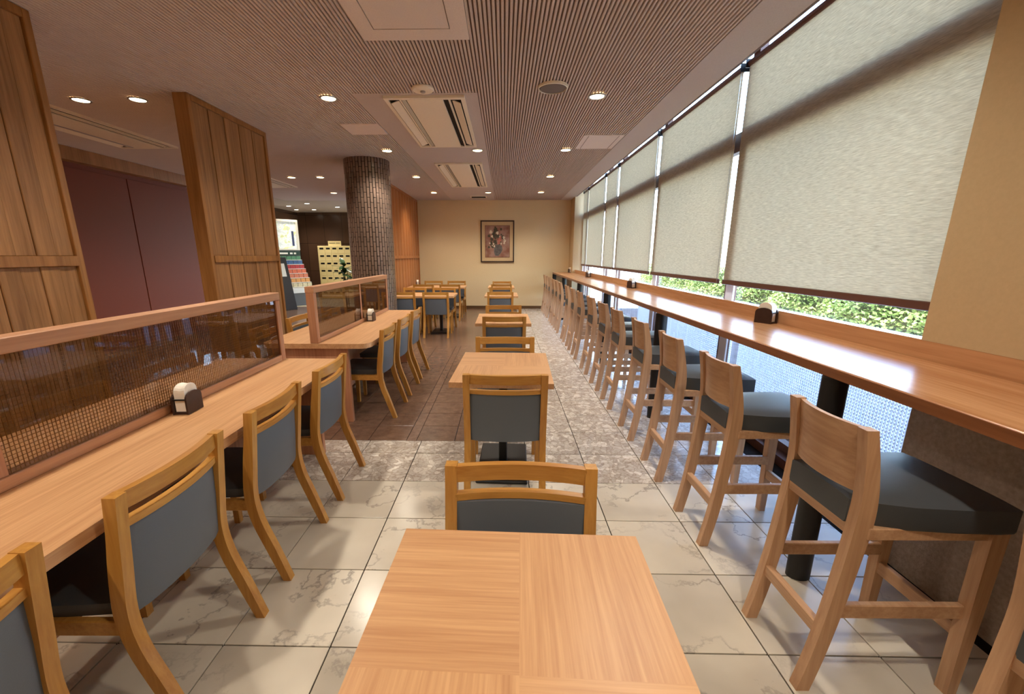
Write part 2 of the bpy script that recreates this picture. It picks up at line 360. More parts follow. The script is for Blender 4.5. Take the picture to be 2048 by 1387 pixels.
# windows
GY = [1.84, 3.86, 5.78, 7.70, 8.66, 10.50, 11.05]
for k in range(6):
    y0, y1 = GY[k], GY[k+1]
    bm = bmesh.new()
    bbox(bm, 1.97, 2.03, y0, y0+.045, .06, 3.12); bbox(bm, 1.97, 2.03, y1-.045, y1, .06, 3.12)
    bbox(bm, 1.965, 2.03, y0+.045, y1-.045, 2.25, 2.40); bbox(bm, 1.97, 2.03, y0+.045, y1-.045, 3.08, 3.12)
    bbox(bm, 1.97, 2.03, y0+.045, y1-.045, .06, .12)
    w = tag(obj('window_%d' % (k+1), bm, m_frame), kind='structure')
    for z0, z1 in ((.12,.97),(1.018,2.25),(2.40,3.08)): obj('pane', box(1.997, 2.003, y0+.045, y1-.045, z0, z1), m_glass, w)
    obj('pale_post', box(1.955, 1.969, y1-.13, y1-.005, .12, 2.25), m_pale, w)
    obj('sill', box(PX+.03, 2.06, y0+.001, y1-.001, .97, 1.018), m_sill, w)
tag(obj('wall_window_kerb', box(1.90, 2.06, 1.84, 11.05, -.1, .06), m_frame), kind='structure')
# ================================================================ roller blinds
bl = [(1.85,3.855),(3.925,5.755),(5.83,7.68),(7.745,8.62),(8.68,10.30),(10.34,10.93)]
for k, (y0, y1) in enumerate(bl):
    t = thing('roller_blind', 'beige woven roller blind over the window, %s from the sand coloured pillar' % ORD[k], 'blind', (1.92, (y0+y1)/2, 1.17), group='roller blinds along the window wall')
    h = (y1-y0)/2
    obj('fabric', box(-.0012, .0012, -h+.012, h-.012, .03, 1.69), m_blind, t)
    obj('bottom_bar', box(-.012, .012, -h+.006, h-.006, -.01, .032, .004), m_frame, t)
    bm = bmesh.new(); loft(bm, [[(.028*math.cos(a*math.pi/8)+.01, y, 1.695+.026*math.sin(a*math.pi/8)) for a in range(16)] for y in (-h+.01, h-.01)])
    obj('roller', bm, m_frame, t, smooth=True)
    for s in (-1, 1): obj('bracket', box(-.03, .05, s*(h-.004)-.004, s*(h-.004)+.004, 1.665, 1.725), m_black, t)
    bm = bmesh.new(); lathe(bm, [(.0018, -.02), (.0018, 1.67)], 6, (-.02, -h+.004, 0)); obj('pull_chain', bm, m_steel, t)
# ================================================================ window counter
ct = thing('window_counter', 'long oak window counter with raised back edge and black legs', 'counter', (0,0,0))
ZC = .975
bm = box(1.30, PX, -1.6, BW-.04, ZC-.042, ZC, .004); obj('counter_top', bm, m_counter, ct)
obj('edge_band', box(1.296, 1.301, -1.6, BW-.04, ZC-.04, ZC-.003), m_counterx, ct)
tag(obj('trim_4', box(PX+.0005, PX+.03, -1.6, BW-.04, ZC-.04, 1.056, .003), m_counter), kind='structure')
for y in (1.68, 3.63, 5.59, 7.63, 9.65, 11.56):
    bm = bmesh.new(); loft(bm, [[(1.335+.05*math.cos(a*math.pi/10), y+.038*math.sin(a*math.pi/10), z) for a in range(20)] for z in (0.0, ZC-.042)])
    obj('leg', bm, m_black, ct, smooth=True)
# ================================================================ white lattice screens outside lower panes
for k, (y0, y1) in enumerate(((1.90,3.80),(3.92,5.72),(5.84,6.75))):
    z1 = .95 if k < 2 else .80
    bm = bmesh.new(); p = .0205
    ny = int((y1-y0)/p); nz = int((z1-.1)/p)
    for i in range(ny+1): bbox(bm, 2.10, 2.104, y0+i*p-.0040, y0+i*p+.0040, .1, z1)
    for i in range(nz+1): bbox(bm, 2.104, 2.108, y0, y1, .1+i*p-.0040, .1+i*p+.0040)
    t = thing('lattice_screen', 'white lattice screen behind window below the counter, %s from the pillar' % ORD[k], 'screen', (0,0,0), group='white lattice screens')
    o = obj('lattice', bm, m_lattice, t); o['kind'] = 'stuff'
    bm = bmesh.new(); bbox(bm, 2.098, 2.112, y0-.02, y1+.02, -.06, .1); bbox(bm, 2.098, 2.112, y0-.02, y1+.02, z1, z1+.02); obj('rail', bm, m_pale, t)
# ================================================================ bar stools
def make_stool():
    t = thing('bar_stool', 'x', 'bar stool', group='bar stools along the window counter')
    # faces +x ; origin at floor middle
    def hw(z): return .155+.0*z
    st = [(-.275,-.232,0),(-.249,-.205,.14),(-.228,-.182,.30),(-.212,-.162,.47),(-.202,-.148,.62),(-.200,-.152,.72),(-.212,-.172,.83),(-.228,-.194,.925)]
    for s in (-1, 1):
        a0, a1 = (s*.165, s*.130) if s > 0 else (s*.130, s*.165)
        obj('leg', profile(smooth_st(st), min(a0,a1), max(a0,a1), 'x'), m_beechz, t, smooth=True)
        y0, y1 = (.140,.180) if s > 0 else (-.180,-.140)
        obj('leg', profile([(.205,.235,0),(.20,.242,.30),(.195,.245,.61)], y0, y1, 'x'), m_beechz, t)
        obj('side_stretcher', box(-.19, .21, s*.150-.011, s*.150+.011, .285, .335, .003), m_beech, t)
        obj('seat_rail', box(-.16, .21, s*.158-.011, s*.158+.011, .575, .615, .003), m_beech, t)
    obj('rear_stretcher', box(-.232, -.205, -.135, .135, .20, .245, .003), m_beech, t)
    obj('front_stretcher', box(.207, .23, -.145, .145, .205, .255, .003), m_beech, t)
    obj('rear_rail', box(-.20, -.165, -.135, .135, .575, .615, .003), m_beech, t)
    obj('front_rail', box(.20, .235, -.145, .145, .575, .615, .003), m_beech, t)
    # seat pad, slightly wider in front, domed
    bm = bmesh.new(); n = 8; rings = []
    def row(x, h, dz): return [(x, -h+2*h*i/n, dz) for i in range(n+1)]
    for x, h in ((-.205,.128),(-.15,.150),(-.05,.175),(.08,.188),(.20,.193),(.245,.190)):
        top = [(x, -h+2*h*i/n, .690+.012*(1-(2*i/n-1)**4)*(1-((x-.02)/.26)**4)) for i in range(n+1)]
        rings.append([(x,-h+.004,.612)]+[(x,-h,.622)]+top+[(x,h,.622)]+[(x,h-.004,.612)])
    loft(bm, rings); obj('seat_pad', bm, m_padd, t, smooth=True)
    # curved back panel
    bm = bmesh.new(); rings = []
    for i in range(11):
        y = -.132+.264*i/10; b = -.026*(1-(y/.132)**2)
        rings.append([(-.170+b,y,.715),(-.190+b,y,.715),(-.198+b,y,.82),(-.212+b,y,.922),(-.196+b,y,.922),(-.180+b,y,.82)])
    loft(bm, rings); obj('backrest', bm, m_beech, t, smooth=True)
    return t
st0 = make_stool()
ys = [.60, 1.31, 2.04, 2.655, 3.28, 3.98, 4.55, 5.20, 5.98, 6.58, 7.20, 8.05, 8.66, 9.25, 10.05, 10.66, 11.22]
for k, y in enumerate(ys):
    rz = random.uniform(-.02, .02)
    lab = ('beech bar stool in front of the stucco dado below the sand pillar' if k == 0 else
           'beech bar stool with charcoal pad at window counter, %s from back wall' % ORD[len(ys)-1-k])
    loc = (1.25, y, 0)
    if k == 0: st0.location = loc; st0.rotation_euler[2] = rz; st0['label'] = lab
    else: dup(st0, loc, rz, lab)
# ================================================================ dining chairs
def make_chair():
    t = thing('dining_chair', 'x', 'chair')
    # faces +y ; back at -y
    back = [(.0,-.305),(.157,-.257),(.298,-.211),(.417,-.196),(.556,-.210),(.68,-.224),(.79,-.237)]
    st = [(b, b+(.034 if z < .1 else .042 if z < .6 else .036), z) for z, b in back]
    for s in (-1, 1):
        x0, x1 = (.192,.228) if s > 0 else (-.228,-.192)
        obj('leg', profile(smooth_st(st), x0, x1, 'y'), m_amberz, t, smooth=True)
        obj('leg', profile([(.165,.193,0),(.16,.198,.36)], x0+.002, x1-.002, 'y'), m_amberz, t)
        obj('side_rail', box(s*.21-.011, s*.21+.011, -.16, .165, .345, .395, .003), m_amber, t)
    obj('front_rail', box(-.195, .195, .17, .19, .345, .395, .003), m_amber, t)
    yb = lambda y: (lambda x: y-.026*(1-(x/.2)**2))
    bm = bmesh.new(); bow(bm, .196, yb(-.222), .024, .737, .788); obj('top_rail', bm, m_amber, t, smooth=True)
    bm = bmesh.new(); bow(bm, .196, yb(-.214), .026, .680, .702); obj('mid_rail', bm, m_amber, t, smooth=True)
    bm = bmesh.new(); n = 10; rings = []
    for i in range(n+1):
        x = -.192+.384*i/n; b = -.024*(1-(x/.2)**2); e = .006 if i in (0, n) else 0
        rings.append([(x,-.186+b+e,.398),(x,-.20+b+e,.55),(x,-.207+b+e,.678),(x,-.180+b-e,.678),(x,-.172+b-e,.55),(x,-.166+b-e,.398)])
    loft(bm, rings); obj('back_pad', bm, m_pad, t, smooth=True)
    bm = bmesh.new(); rings = []
    for y, h in ((-.158,.186),(-.12,.198),(0,.208),(.14,.212),(.20,.208),(.212,.20)):
        top = [(-h+2*h*i/8, y, .437+.010*(1-(2*i/8-1)**4)*(1-(y/.215)**4)) for i in range(9)]
        rings.append([(-h+.004,y,.396)]+top+[(h-.004,y,.396)])
    loft(bm, rings); obj('seat_pad', bm, m_padd, t, smooth=True)
    return t
ch0 = make_chair(); used = [False]
def chair(x, y, rz, label, group):
    if not used[0]:
        used[0] = True; ch0.location = (x,y,0); ch0.rotation_euler[2] = rz; ch0['label'] = label; ch0['group'] = group; return ch0
    return dup(ch0, (x,y,0), rz, label, group)
# ---- small square tables
def make_table():
    t = thing('square_table', 'x', 'table', group='small oak tables in the middle row')
    obj('tabletop', box(-.3, .3, -.395, .395, .668, .6985, .002), m_counterx, t)
    def vm(mat, sx, sy):
        return box(min(0,sx*.3), max(0,sx*.3), min(0,sy*.395), max(0,sy*.395), .6980, .7000)
    for sx, sy, m in ((-1,1,m_topx),(1,1,m_top),(-1,-1,m_top),(1,-1,m_topx)): obj('veneer_panel', vm(m, sx, sy), m, t)
    bm = bmesh.new()
    for a in ((-.3005,-.299,-.395,.395),(.299,.3005,-.395,.395),(-.3,.3,-.3955,-.394),(-.3,.3,.394,.3955)): bbox(bm, a[0],a[1],a[2],a[3],.668,.699)
    obj('edge_band', bm, m_top, t)
    obj('column', box(-.028, .028, -.028, .028, .02, .66, .006), m_black, t)
    obj('base_plate', box(-.165, .165, -.285, .285, 0, .02, .006), m_black, t)
    obj('top_plate', box(-.15, .15, -.2, .2, .655, .668), m_black, t)
    return t
tb0 = make_table()
TT = [(.03,.59,-.035,'with crossed parquet grain and a single chair'), (-.0,2.73,-.035,'next behind the crossed grain parquet table'), (-.005,4.93,0,'third along the middle row'), (-.045,8.08,0,'second from the back wall'), (-.06,10.15,0,'nearest the back wall')]
for k, (x, y, rz, d) in enumerate(TT):
    lab = 'small pale oak table on black pedestal, '+d
    if k == 0: tb0.location = (x,y,0); tb0.rotation_euler[2] = rz; tb0['label'] = lab
    else: dup(tb0, (x,y,0), rz, lab)
gm = 'chairs at the middle row of small tables'
chair(.047, .965, math.pi-.03, 'amber oak chair with grey pad facing the parquet grained table', gm)
NAMES = ['table behind the parquet one', 'third small middle table', 'small table second from it', 'small table nearest it']
for (xc, ya, yb_), nm in zip(((.012,2.415,3.055),(0,4.64,5.25),(-.06,7.72,8.44),(-.055,9.81,10.46)), NAMES):
    chair(xc, ya, random.uniform(-.03,.03), 'amber oak chair facing the back wall at the %s' % nm, gm)
    chair(xc, yb_, math.pi+random.uniform(-.03,.03), 'amber oak chair turned away from the back wall at the %s' % nm, gm)
# ================================================================ napkin holders
def napkin(loc, rz, label, first=[None]):
    if first[0]: return dup(first[0], loc, rz, label)
    t = thing('napkin_holder', label, 'napkin holder', loc, rz, 'napkin holders')
    for s in (-1, 1):
        bm = bmesh.new(); pts = [(-.055,0),(.055,0),(.055,.072)]+[(.055*math.cos(a*math.pi/8), .072+.028*math.sin(a*math.pi/8)) for a in range(1,8)]+[(-.055,.072)]
        loft(bm, [[(s*.031+d, p, z) for p, z in pts] for d in (-.004,.004)]); obj('side_plate', bm, m_darkwood, t)
    obj('base', box(-.027, .027, -.052, .052, .001, .010), m_darkwood, t)
    for s in (-1, 1): obj('cross_bar', box(-.027, .027, s*.050-.003, s*.050+.003, .066, .072), m_black, t)
    bm = bmesh.new(); rings = []
    for i in range(9):
        x = -.024+.048*i/8; l = .005*math.sin(i)
        rings.append([(x,-.044,.012)]+[(x, .044*math.cos(math.pi-a*math.pi/10)*(1+.0*l), .10+.034*math.sin(a*math.pi/10)+l*.3) for a in range(11)]+[(x,.044,.012)])
    loft(bm, rings); obj('napkin_stack', bm, m_paper, t)
    first[0] = t; return t
napkin((-1.47,1.86,.70), .06, 'dark napkin holder of white napkins on the near long table by its glass partition')
napkin((-1.47,4.70,.70), 0, 'dark napkin holder on the further long table beside its partition post')
for k, (x, y, rz) in enumerate(((1.72,2.83,.5),(1.73,5.92,.3),(1.73,9.0,.2),(1.70,11.3,.2))):
    napkin((x,y,ZC), rz, 'dark napkin holder on the window counter, %s from the sand pillar' % ORD[k])
napkin((-2.08,10.45,.70), .3, 'dark napkin holder on the four seat table against the reddish wood wall')
# ================================================================ long tables with partitions
def long_table(y0, y1, label, plabel, mull):
    t = thing('long_table', label, 'table', (-1.56,(y0+y1)/2,0), group='long shared tables')
    h = (y1-y0)/2; X = .455
    # rounded-corner top
    bm = bmesh.new(); r = .09; pts = []
    for cx_, cy_, a0 in ((X-r,h-r,0),(-X+r,h-r,90),(-X+r,-h+r,180),(X-r,-h+r,270)):
        for k in range(7): a = math.radians(a0+15*k); pts.append((cx_+r*math.cos(a), cy_+r*math.sin(a)))
    loft(bm, [[(a,b,z) for a,b in pts] for z in (.66,.70)]); obj('tabletop', bm, m_top, t)
    for s in (-1, 1):
        obj('end_panel', box(-.335, .262, s*(h-.06)-.02, s*(h-.06)+.02, 0, .66, .003), m_rosez, t)
    obj('spine_panel', box(-.02, .02, -h+.09, h-.09, .12, .66), m_rosez, t)
    # partition
    q = thing('table_partition', plabel, 'partition', (-1.56,(y0+y1)/2,.70), group='glass partitions on the long tables')
    b, H = h-.012, .462; w = .033
    for y in (-b+.025, b-.025): obj('post', box(-w, w, y-.025, y+.025, 0, H-.0505, .003), m_rosez, q)
    ym = mull-(y0+y1)/2
    obj('post', box(-.022, .022, ym-.022, ym+.022, .04, H-.05, .002), m_rosez, q)
    obj('top_rail', box(-w-.004, w+.004, -b, b, H-.05, H, .003), m_rose, q)
    obj('bottom_rail', box(-w, w, -b+.05, b-.05, 0, .04, .003), m_rose, q)
    for a0, a1 in ((-b+.05, ym-.022), (ym+.022, b-.05)):
        if a1-a0 < .05: continue
        obj('glass_pane', box(.020, .024, a0, a1, .04, H-.05), m_smoke, q)
        bm = bmesh.new(); p = .0135; n = int((a1-a0)/p)
        for i in range(n+1): bbox(bm, .0125, .0147, a0+i*p-.0009, a0+i*p+.0009, .04, H-.05)
        for i in range(int((H-.09)/p)+1): bbox(bm, .0103, .0125, a0, a1, .04+i*p-.0009, .04+i*p+.0009)
        o = obj('wire_mesh', bm, m_wire, q); o['kind'] = 'stuff'
long_table(-.62, 2.91, 'long pale oak table with glass partition standing on the marble floor', 'rosy wood partition with smoked glass and brass wire mesh on the table over marble floor', 1.16)
long_table(3.42, 5.67, 'shorter long oak table with partition standing on the brown tiles before the round column', 'rosy wood partition with two glass bays on the table before the round column', 4.60)
gl = 'chairs along the long tables'
for k, y in enumerate((.57,1.20,1.82,2.46)):
    chair(-1.25, y, math.pi/2+random.uniform(-.03,.03), 'amber oak chair at long table on marble floor, %s from the brown tiles' % ORD[3-k], gl)
for k, y in enumerate((3.79,4.42,5.05)):
    chair(-1.25, y, math.pi/2+random.uniform(-.03,.03), 'amber oak chair on aisle side of long table on brown tiles, %s from column' % ORD[2-k], gl)
for k, y in enumerate((3.80,4.45,5.05)):
    chair(-1.95, y, -math.pi/2+random.uniform(-.03,.03), 'amber oak chair behind partition of table on brown tiles, %s from column' % ORD[2-k], gl)
# ================================================================ four-seat tables by the reddish wood wall
def four(y, label):
    t = thing('four_seat_table', label, 'table', (-1.56, y, 0), group='four seat tables by the reddish wood wall')
    obj('tabletop', box(-.66, .66, -.37, .37, .664, .70, .004), m_topx, t)
    for c in (.38, -.20): obj('column', box(c-.028, c+.028, -.03, .03, .02, .664, .006), m_black, t)
    for c in (.38, -.20): obj('base_plate', box(c-.165, c+.165, -.26, .26, 0, .02, .005), m_black, t)
four(8.05, 'four seat oak table next to the round column, two chairs either side')
four(10.20, 'four seat oak table close to the back wall and the reddish wood wall')
gf = 'chairs at the four seat tables'
for ya, yb_, nm in ((7.66,8.30,'four seat table beside the round column'),(9.72,10.62,'four seat table by the back wall')):
    for xc, sd in ((-1.76,'wood wall side'),(-1.18,'aisle side')):
        chair(xc, ya, random.uniform(-.03,.03), 'oak chair facing the back wall, %s, %s' % (nm, sd), gf)
        chair(xc, yb_, math.pi+random.uniform(-.04,.04), 'amber oak chair facing the column, %s, %s' % (nm, sd), gf)
# ================================================================ wooden screens
def screen(label, x0, x1, y0, y1, mats, nb, z1=2.79, railz=1.37):
    mf, mb = mats
    t = thing('wooden_screen', label, 'partition', ((x0+x1)/2, (y0+y1)/2, 0), group=None)
    cx_, cy_ = (x0+x1)/2, (y0+y1)/2; a, b = (x1-x0)/2, (y1-y0)/2
    fw = .045
    for s in (-1, 1): obj('post', box(-a, a, s*b-(fw if s > 0 else 0), s*b+(0 if s > 0 else fw), 0, z1, .003), mf, t)
    obj('top_rail', box(-a, a, -b+fw, b-fw, z1-.05, z1, .002), mf, t)
    obj('mid_rail', box(-a-.008, a+.008, -b+fw, b-fw, railz-.032, railz+.032, .003), mf, t)
    obj('bottom_rail', box(-a, a, -b+fw, b-fw, 0, .08, .002), mf, t)
    w = (2*b-2*fw)/nb
    for i in range(nb):
        off = .012+.006*(i % 2)
        for z0, zz in ((.08, railz-.032), (railz+.032, z1-.05)):
            obj('board', box(-a+off, a-off, -b+fw+i*w+.001, -b+fw+(i+1)*w-.001, z0, zz, .003), mb, t)
    return t
screen('brown board screen beside the near long table, ending at the maroon opening', -2.91, -2.78, 1.62, 2.86, (m_boardf, m_board), 10)
screen('brown board screen standing between the maroon opening and the brochure rack', -2.91, -2.78, 4.13, 5.42, (m_boardf, m_board), 10)
_x = screen('reddish board wall screen meeting the cream back wall behind the column', -2.36, -2.25, 8.9, BW, (m_red, m_red), 20)
# ================================================================ round column
t = thing('tiled_column', 'round column clad in narrow dark brown tiles', 'column', (-2.08, 6.95, 0))
bm = bmesh.new(); lathe(bm, [(.322,0),(.322,2.79)], 48); obj('core', bm, m_grout, t)
bm = bmesh.new(); nt_ = 46; rows = 20; hh = 2.79/rows
for i in range(nt_):
    a0 = 2*math.pi*i/nt_+.017; a1 = 2*math.pi*(i+1)/nt_-.017
    for j in range(-1, rows):
        z0 = j*hh+(hh*.5 if i % 2 else 0)+.004; zz = z0+hh-.008
        z0 = max(z0, 0); zz = min(zz, 2.789)
        if zz-z0 < .01: continue
        ro = .333+random.uniform(0,.004)
        loft(bm, [[(r*math.cos(a), r*math.sin(a), z) for r, a in ((.318,a0),(ro,a0),(ro,a1),(.318,a1))] for z in (z0, zz)])
o = obj('tile_cladding', bm, plain('glazed_brown_tile', lin(126,106,94), .3, .5, noise=.25, nscale=5), t); o['kind'] = 'stuff'
# ================================================================ framed picture
t = thing('framed_picture', 'framed painting of flowers in a grey vase on the cream back wall', 'picture', (-.175, BW, 1.76))
bm = bmesh.new()
for a in ((-.44,.44,.50,.53),(-.44,.44,-.53,-.50),(-.44,-.41,-.50,.50),(.41,.44,-.50,.50)): bbox(bm, a[0],a[1],-.035,-.001,a[2],a[3])
obj('frame', bm, m_darkwood, t)
obj('mount', box(-.41,.41,-.02,-.002,-.50,.50), plain('cream_mount', lin(206,180,140), .9, .1, noise=.03), t)
bm = bmesh.new()
for a in ((-.325,.325,.395,.407),(-.325,.325,-.407,-.395),(-.325,-.313,-.395,.395),(.313,.325,-.395,.395)): bbox(bm, a[0],a[1],-.026,-.019,a[2],a[3])
obj('inner_border', bm, plain('brown_fillet', lin(120,84,60), .5), t)
m_canvas, n_, b_ = newmat('mauve_canvas', .8, .1)
no = N(n_, 'ShaderNodeTexNoise', Scale=5.0, Detail=5.0); n_.links.new(coords(n_), no.inputs['Vector'])
n_.links.new(ramp(n_, no.outputs[0], [(.3, lin(132,84,66)), (.5, lin(158,122,108)), (.7, lin(176,146,132))]), b_.inputs['Base Color'])
obj('canvas', box(-.313,.313,-.021,-.0195,-.395,.395), m_canvas, t)
def blob(bm, cx_, cz, rx, rz_, y, n=9, wob=.25):
    ph = random.random()*6; pts = []
    for k in range(n):
        a = 2*math.pi*k/n; r = 1+wob*math.sin(3*a+ph)*random.uniform(.4,1); pts.append((cx_+rx*r*math.cos(a), cz+rz_*r*math.sin(a)))
    loft(bm, [[(x_, yy, z_) for x_, z_ in pts] for yy in (y, -.0205)])
bm = bmesh.new(); loft(bm, [[(x_, yy, z_) for x_, z_ in ((-.06,-.36),(.03,-.365),(.10,-.28),(.135,-.2),(.11,-.1),(.05,-.08),(-.05,-.08),(-.09,-.14),(-.09,-.27))] for yy in (-.0222,-.0205)])
obj('painted_vase', bm, plain('grey_paint', lin(104,100,98), .8, .1, noise=.3, nscale=18), t)
for nm, c, pts in (('painted_leaves', (88,84,72), [(random.gauss(-.06,.10), random.gauss(.10,.12), random.uniform(.02,.05)) for _ in range(34)]),
                   ('painted_pale_flowers', (216,200,176), [(-.17,.24,.04),(-.14,.13,.03),(.0,.22,.035),(.17,.1,.03),(.19,.02,.035),(.18,-.04,.025),(-.2,-.04,.02),(-.1,-.06,.022),(-.08,-.12,.024),(.1,-.05,.022),(-.13,-.1,.015),(.06,.12,.02)]),
                   ('painted_pink_flowers', (190,120,104), [(.05,.04,.045),(.04,-.03,.035),(.08,.1,.03),(-.28,.08,.02)])):
    bm = bmesh.new(); d = {'painted_leaves': -.0224, 'painted_pale_flowers': -.0232, 'painted_pink_flowers': -.0238}[nm]
    for px_, pz, r in pts:
        if abs(px_) < .27 and -.2 < pz < .36: blob(bm, px_, pz, r, r*1.2, d+random.uniform(-.0002,.0002))
    o = obj(nm, bm, plain(nm+'_paint', lin(*c), .8, .1, noise=.2, nscale=30), t); o['kind'] = 'stuff'
# ================================================================ ceiling fittings
def downlight(x, y, label, z=2.784, mat=m_lamp, watts=None, first={}):
    key = mat.name
    if key in first: t = dup(first[key], (x,y,z), 0, label)
    else:
        t = thing('ceiling_light', label, 'ceiling light', (x,y,z), group='recessed round downlights')
        bm = bmesh.new(); loft(bm, [[(r*math.cos(2*math.pi*k/28), r*math.sin(2*math.pi*k/28), zz) for k in range(28)] for r, zz in ((.062,.004),(.062,-.002),(.070,-.006),(.078,-.004),(.080,.004))], False); obj('trim_ring', bm, m_steel, t, smooth=True)
        bm = bmesh.new(); lathe(bm, [(.061,.003),(.06,-.001),(.03,-.004)], 28); obj('lamp', bm, mat, t, smooth=True)
        first[key] = t
    ld = bpy.data.lights.new('downlight', 'SPOT'); ld.energy = LAMP_W if watts is None else watts; ld.spot_size = math.radians(138); ld.spot_blend = .9
    ld.color = (1, .89, .74) if mat is m_lamp else (1,.9,.76); ld.shadow_soft_size = .055
    lo = bpy.data.objects.new('downlight_beam', ld); COL.objects.link(lo); lo.location = (0,0,-.012); lo.parent = t
rowsy = [-1.7, .3, 2.3, 4.3, 6.3, 8.3, 10.3]
dist = {10.3:'nearest the back wall', 8.3:'second from the back wall', 6.3:'third from the back wall', 4.3:'fourth from the back wall', 2.3:'fifth from the back wall', .3:'sixth from the back wall', -1.7:'seventh from the back wall'}
for y in rowsy:
    downlight(.825, y, 'warm downlight in row by the blinds, '+dist[y])
    downlight(-1.595, y, 'warm downlight in row above the long tables, '+dist[y])
    downlight(-3.35, y, 'warm downlight in hall row by the brown screens, '+dist[y])
    downlight(-3.88, y, 'warm downlight in hall row by the maroon wall, '+dist[y])
for y in (6.3, 10.3): downlight(-.365, y, 'round warm downlight beside the ceiling air conditioners, '+('nearest the back wall' if y > 8 else 'between the two units'))
ENT = ['nearest the easel sign','above the brochure rack','beside the map board wall','beyond the brown screens','above the cream lockers','nearest the round column']
for k, (x, y) in enumerate(((-5.9,11.3),(-6.2,12.9),(-6.45,13.9),(-5.4,12.3),(-5.9,13.9),(-4.9,13.2))):
    downlight(x, y, 'white downlight in the entrance ceiling, '+ENT[k], 2.784, m_lampw, 14)
def aircon(x, y0, y1, label):
    t = thing('air_conditioner', label, 'air conditioner', (x,(y0+y1)/2,2.789), group='ceiling cassette air conditioners'); h = (y1-y0)/2; a = .365
    bm = bmesh.new()
    for q in ((-a,a,-h,-h+.05),(-a,a,h-.05,h),(-a,-a+.035,-h+.05,h-.05),(a-.035,a,-h+.05,h-.05)): bbox(bm, q[0],q[1],q[2],q[3],-.022,.004)
    obj('frame', bm, m_white, t)
    obj('back_plate', box(-a+.035, a-.035, -h+.05, h-.05, -.006, .002), m_slot, t)
    obj('centre_panel', box(-.165, .165, -h+.045, h-.045, -.024, -.004, .004), m_white, t)
    for s in (-1, 1):
        obj('divider', box(s*.222-.008, s*.222+.008, -h+.05, h-.05, -.020, -.005), m_white, t)
        v = obj('vane', box(-.044, .044, -h+.12, h-.12, -.004, .004, .002), m_white, t, (s*.278, 0, -.014)); v.rotation_euler[1] = s*.35
        v = obj('vane', box(-.016, .016, -h+.05, h-.05, -.003, .003), m_steel if s < 0 else m_slot, t, (s*.195, 0, -.012)); v.rotation_euler[1] = s*.5
aircon(-.725, 4.25, 6.05, 'long ceiling air conditioner above the aisle, beside the smoke detector')
aircon(-.71, 7.10, 9.40, 'long ceiling air conditioner above the aisle, nearest the back wall')
aircon(-4.65, 4.25, 6.05, 'long ceiling air conditioner in the hall before the maroon wall')
aircon(-4.65, 7.10, 9.40, 'long ceiling air conditioner in the hall towards the brochure rack')
t = thing('ceiling_speaker', 'round grey ceiling speaker among the ribs', 'speaker', (.406,4.07,2.79)); bm = bmesh.new(); lathe(bm, [(.115,0),(.115,-.012),(.105,-.02),(.01,-.022)], 32)
obj('grille', bm, plain('grey_speaker_mesh', lin(112,102,94), .7), t, smooth=True)
bm = bmesh.new(); loft(bm, [[(r*math.cos(2*math.pi*k/32), r*math.sin(2*math.pi*k/32), z) for k in range(32)] for r, z in ((.115,-.01),(.118,-.022),(.125,-.018),(.127,0))], False); obj('rim', bm, m_white, t, smooth=True)
t = thing('smoke_detector', 'round cream smoke detector with metal centre above the aisle', 'smoke detector', (-.70,4.09,2.79)); bm = bmesh.new(); lathe(bm, [(.095,0),(.095,-.01),(.085,-.02),(.03,-.024)], 32); obj('body', bm, m_white, t, smooth=True)
bm = bmesh.new(); lathe(bm, [(.022,-.02),(.022,-.034),(.012,-.038)], 16); obj('sensor', bm, m_steel, t, smooth=True)
t = thing('ceiling_vent', 'flat rectangular ceiling vent close to the cream back wall', 'vent', (-.62,11.0,2.789)); obj('frame', box(-.2,.2,-.12,.12,-.014,.002,.003), m_white, t)
for k in range(5): obj('slat', box(-.17,.17,-.08+.04*k-.006,-.08+.04*k+.006,-.02,-.012), m_slot, t)
# ================================================================ entrance: lockers, brochure rack, easel, plant
LX0, LX1, LY = -6.04, -4.93, 14.2
t = thing('locker_cabinet', 'cream locker cabinet with rows of small doors against the dark wall', 'locker', ((LX0+LX1)/2, LY+.2, 0)); m_lock = plain('cream_enamel', lin(224,206,150), .45, .4)
hw = (LX1-LX0)/2
obj('body', box(-hw, hw, -.18, .2, 0, 1.71, .004), m_lock, t)
for i in range(5):
    for j in range(7):
        x0 = -hw+.03+i*.21; z0 = .06+j*.235
        d = obj('door', box(x0+.004, x0+.206, -.192, -.178, z0+.004, z0+.231, .003), m_lock, t)
        obj('slot', box(x0+.04, x0+.165, -.195, -.190, z0+.125, z0+.18), m_slot, d)
t = thing('locker_sign', 'small cream sign standing on top of the locker cabinet', 'sign', (-5.5, LY+.1, 1.71)); obj('plate', box(-.21,.21,-.01,.01,0,.15), m_lock, t)
for a, b in ((-.17,.02),(.05,.18)): obj('print_line', box(a, b, -.0115,-.0105,.075,.09), m_slot, t)
RX, RY = -6.35, 12.75
t = thing('brochure_rack', 'tiered brochure rack with lit map board above it', 'display rack', (RX, RY, 0), math.radians(48)); t.scale = (1.25,1,1)
m_grey = plain('grey_laminate', lin(96,92,88), .5); m_rackw = plain('white_laminate', lin(226,220,206), .5)
obj('base', box(-.34,.34,-.66,.1,0,.36,.004), m_grey, t); obj('front_box', box(-.345,.345,-.72,-.40,.36,.50,.004), m_rackw, t)
obj('back_panel', box(-.36,.36,.10,.14,0,1.56), m_grey, t)
m_map, n_, b_ = newmat('backlit_map', .5)
no = N(n_, 'ShaderNodeTexNoise', Scale=7.0, Detail=6.0, Distortion=1.0); n_.links.new(coords(n_), no.inputs['Vector'])
mc = ramp(n_, no.outputs[0], [(.35, lin(206,214,206)), (.52, lin(232,236,236)), (.62, lin(214,220,150)), (.75, lin(150,170,190))])
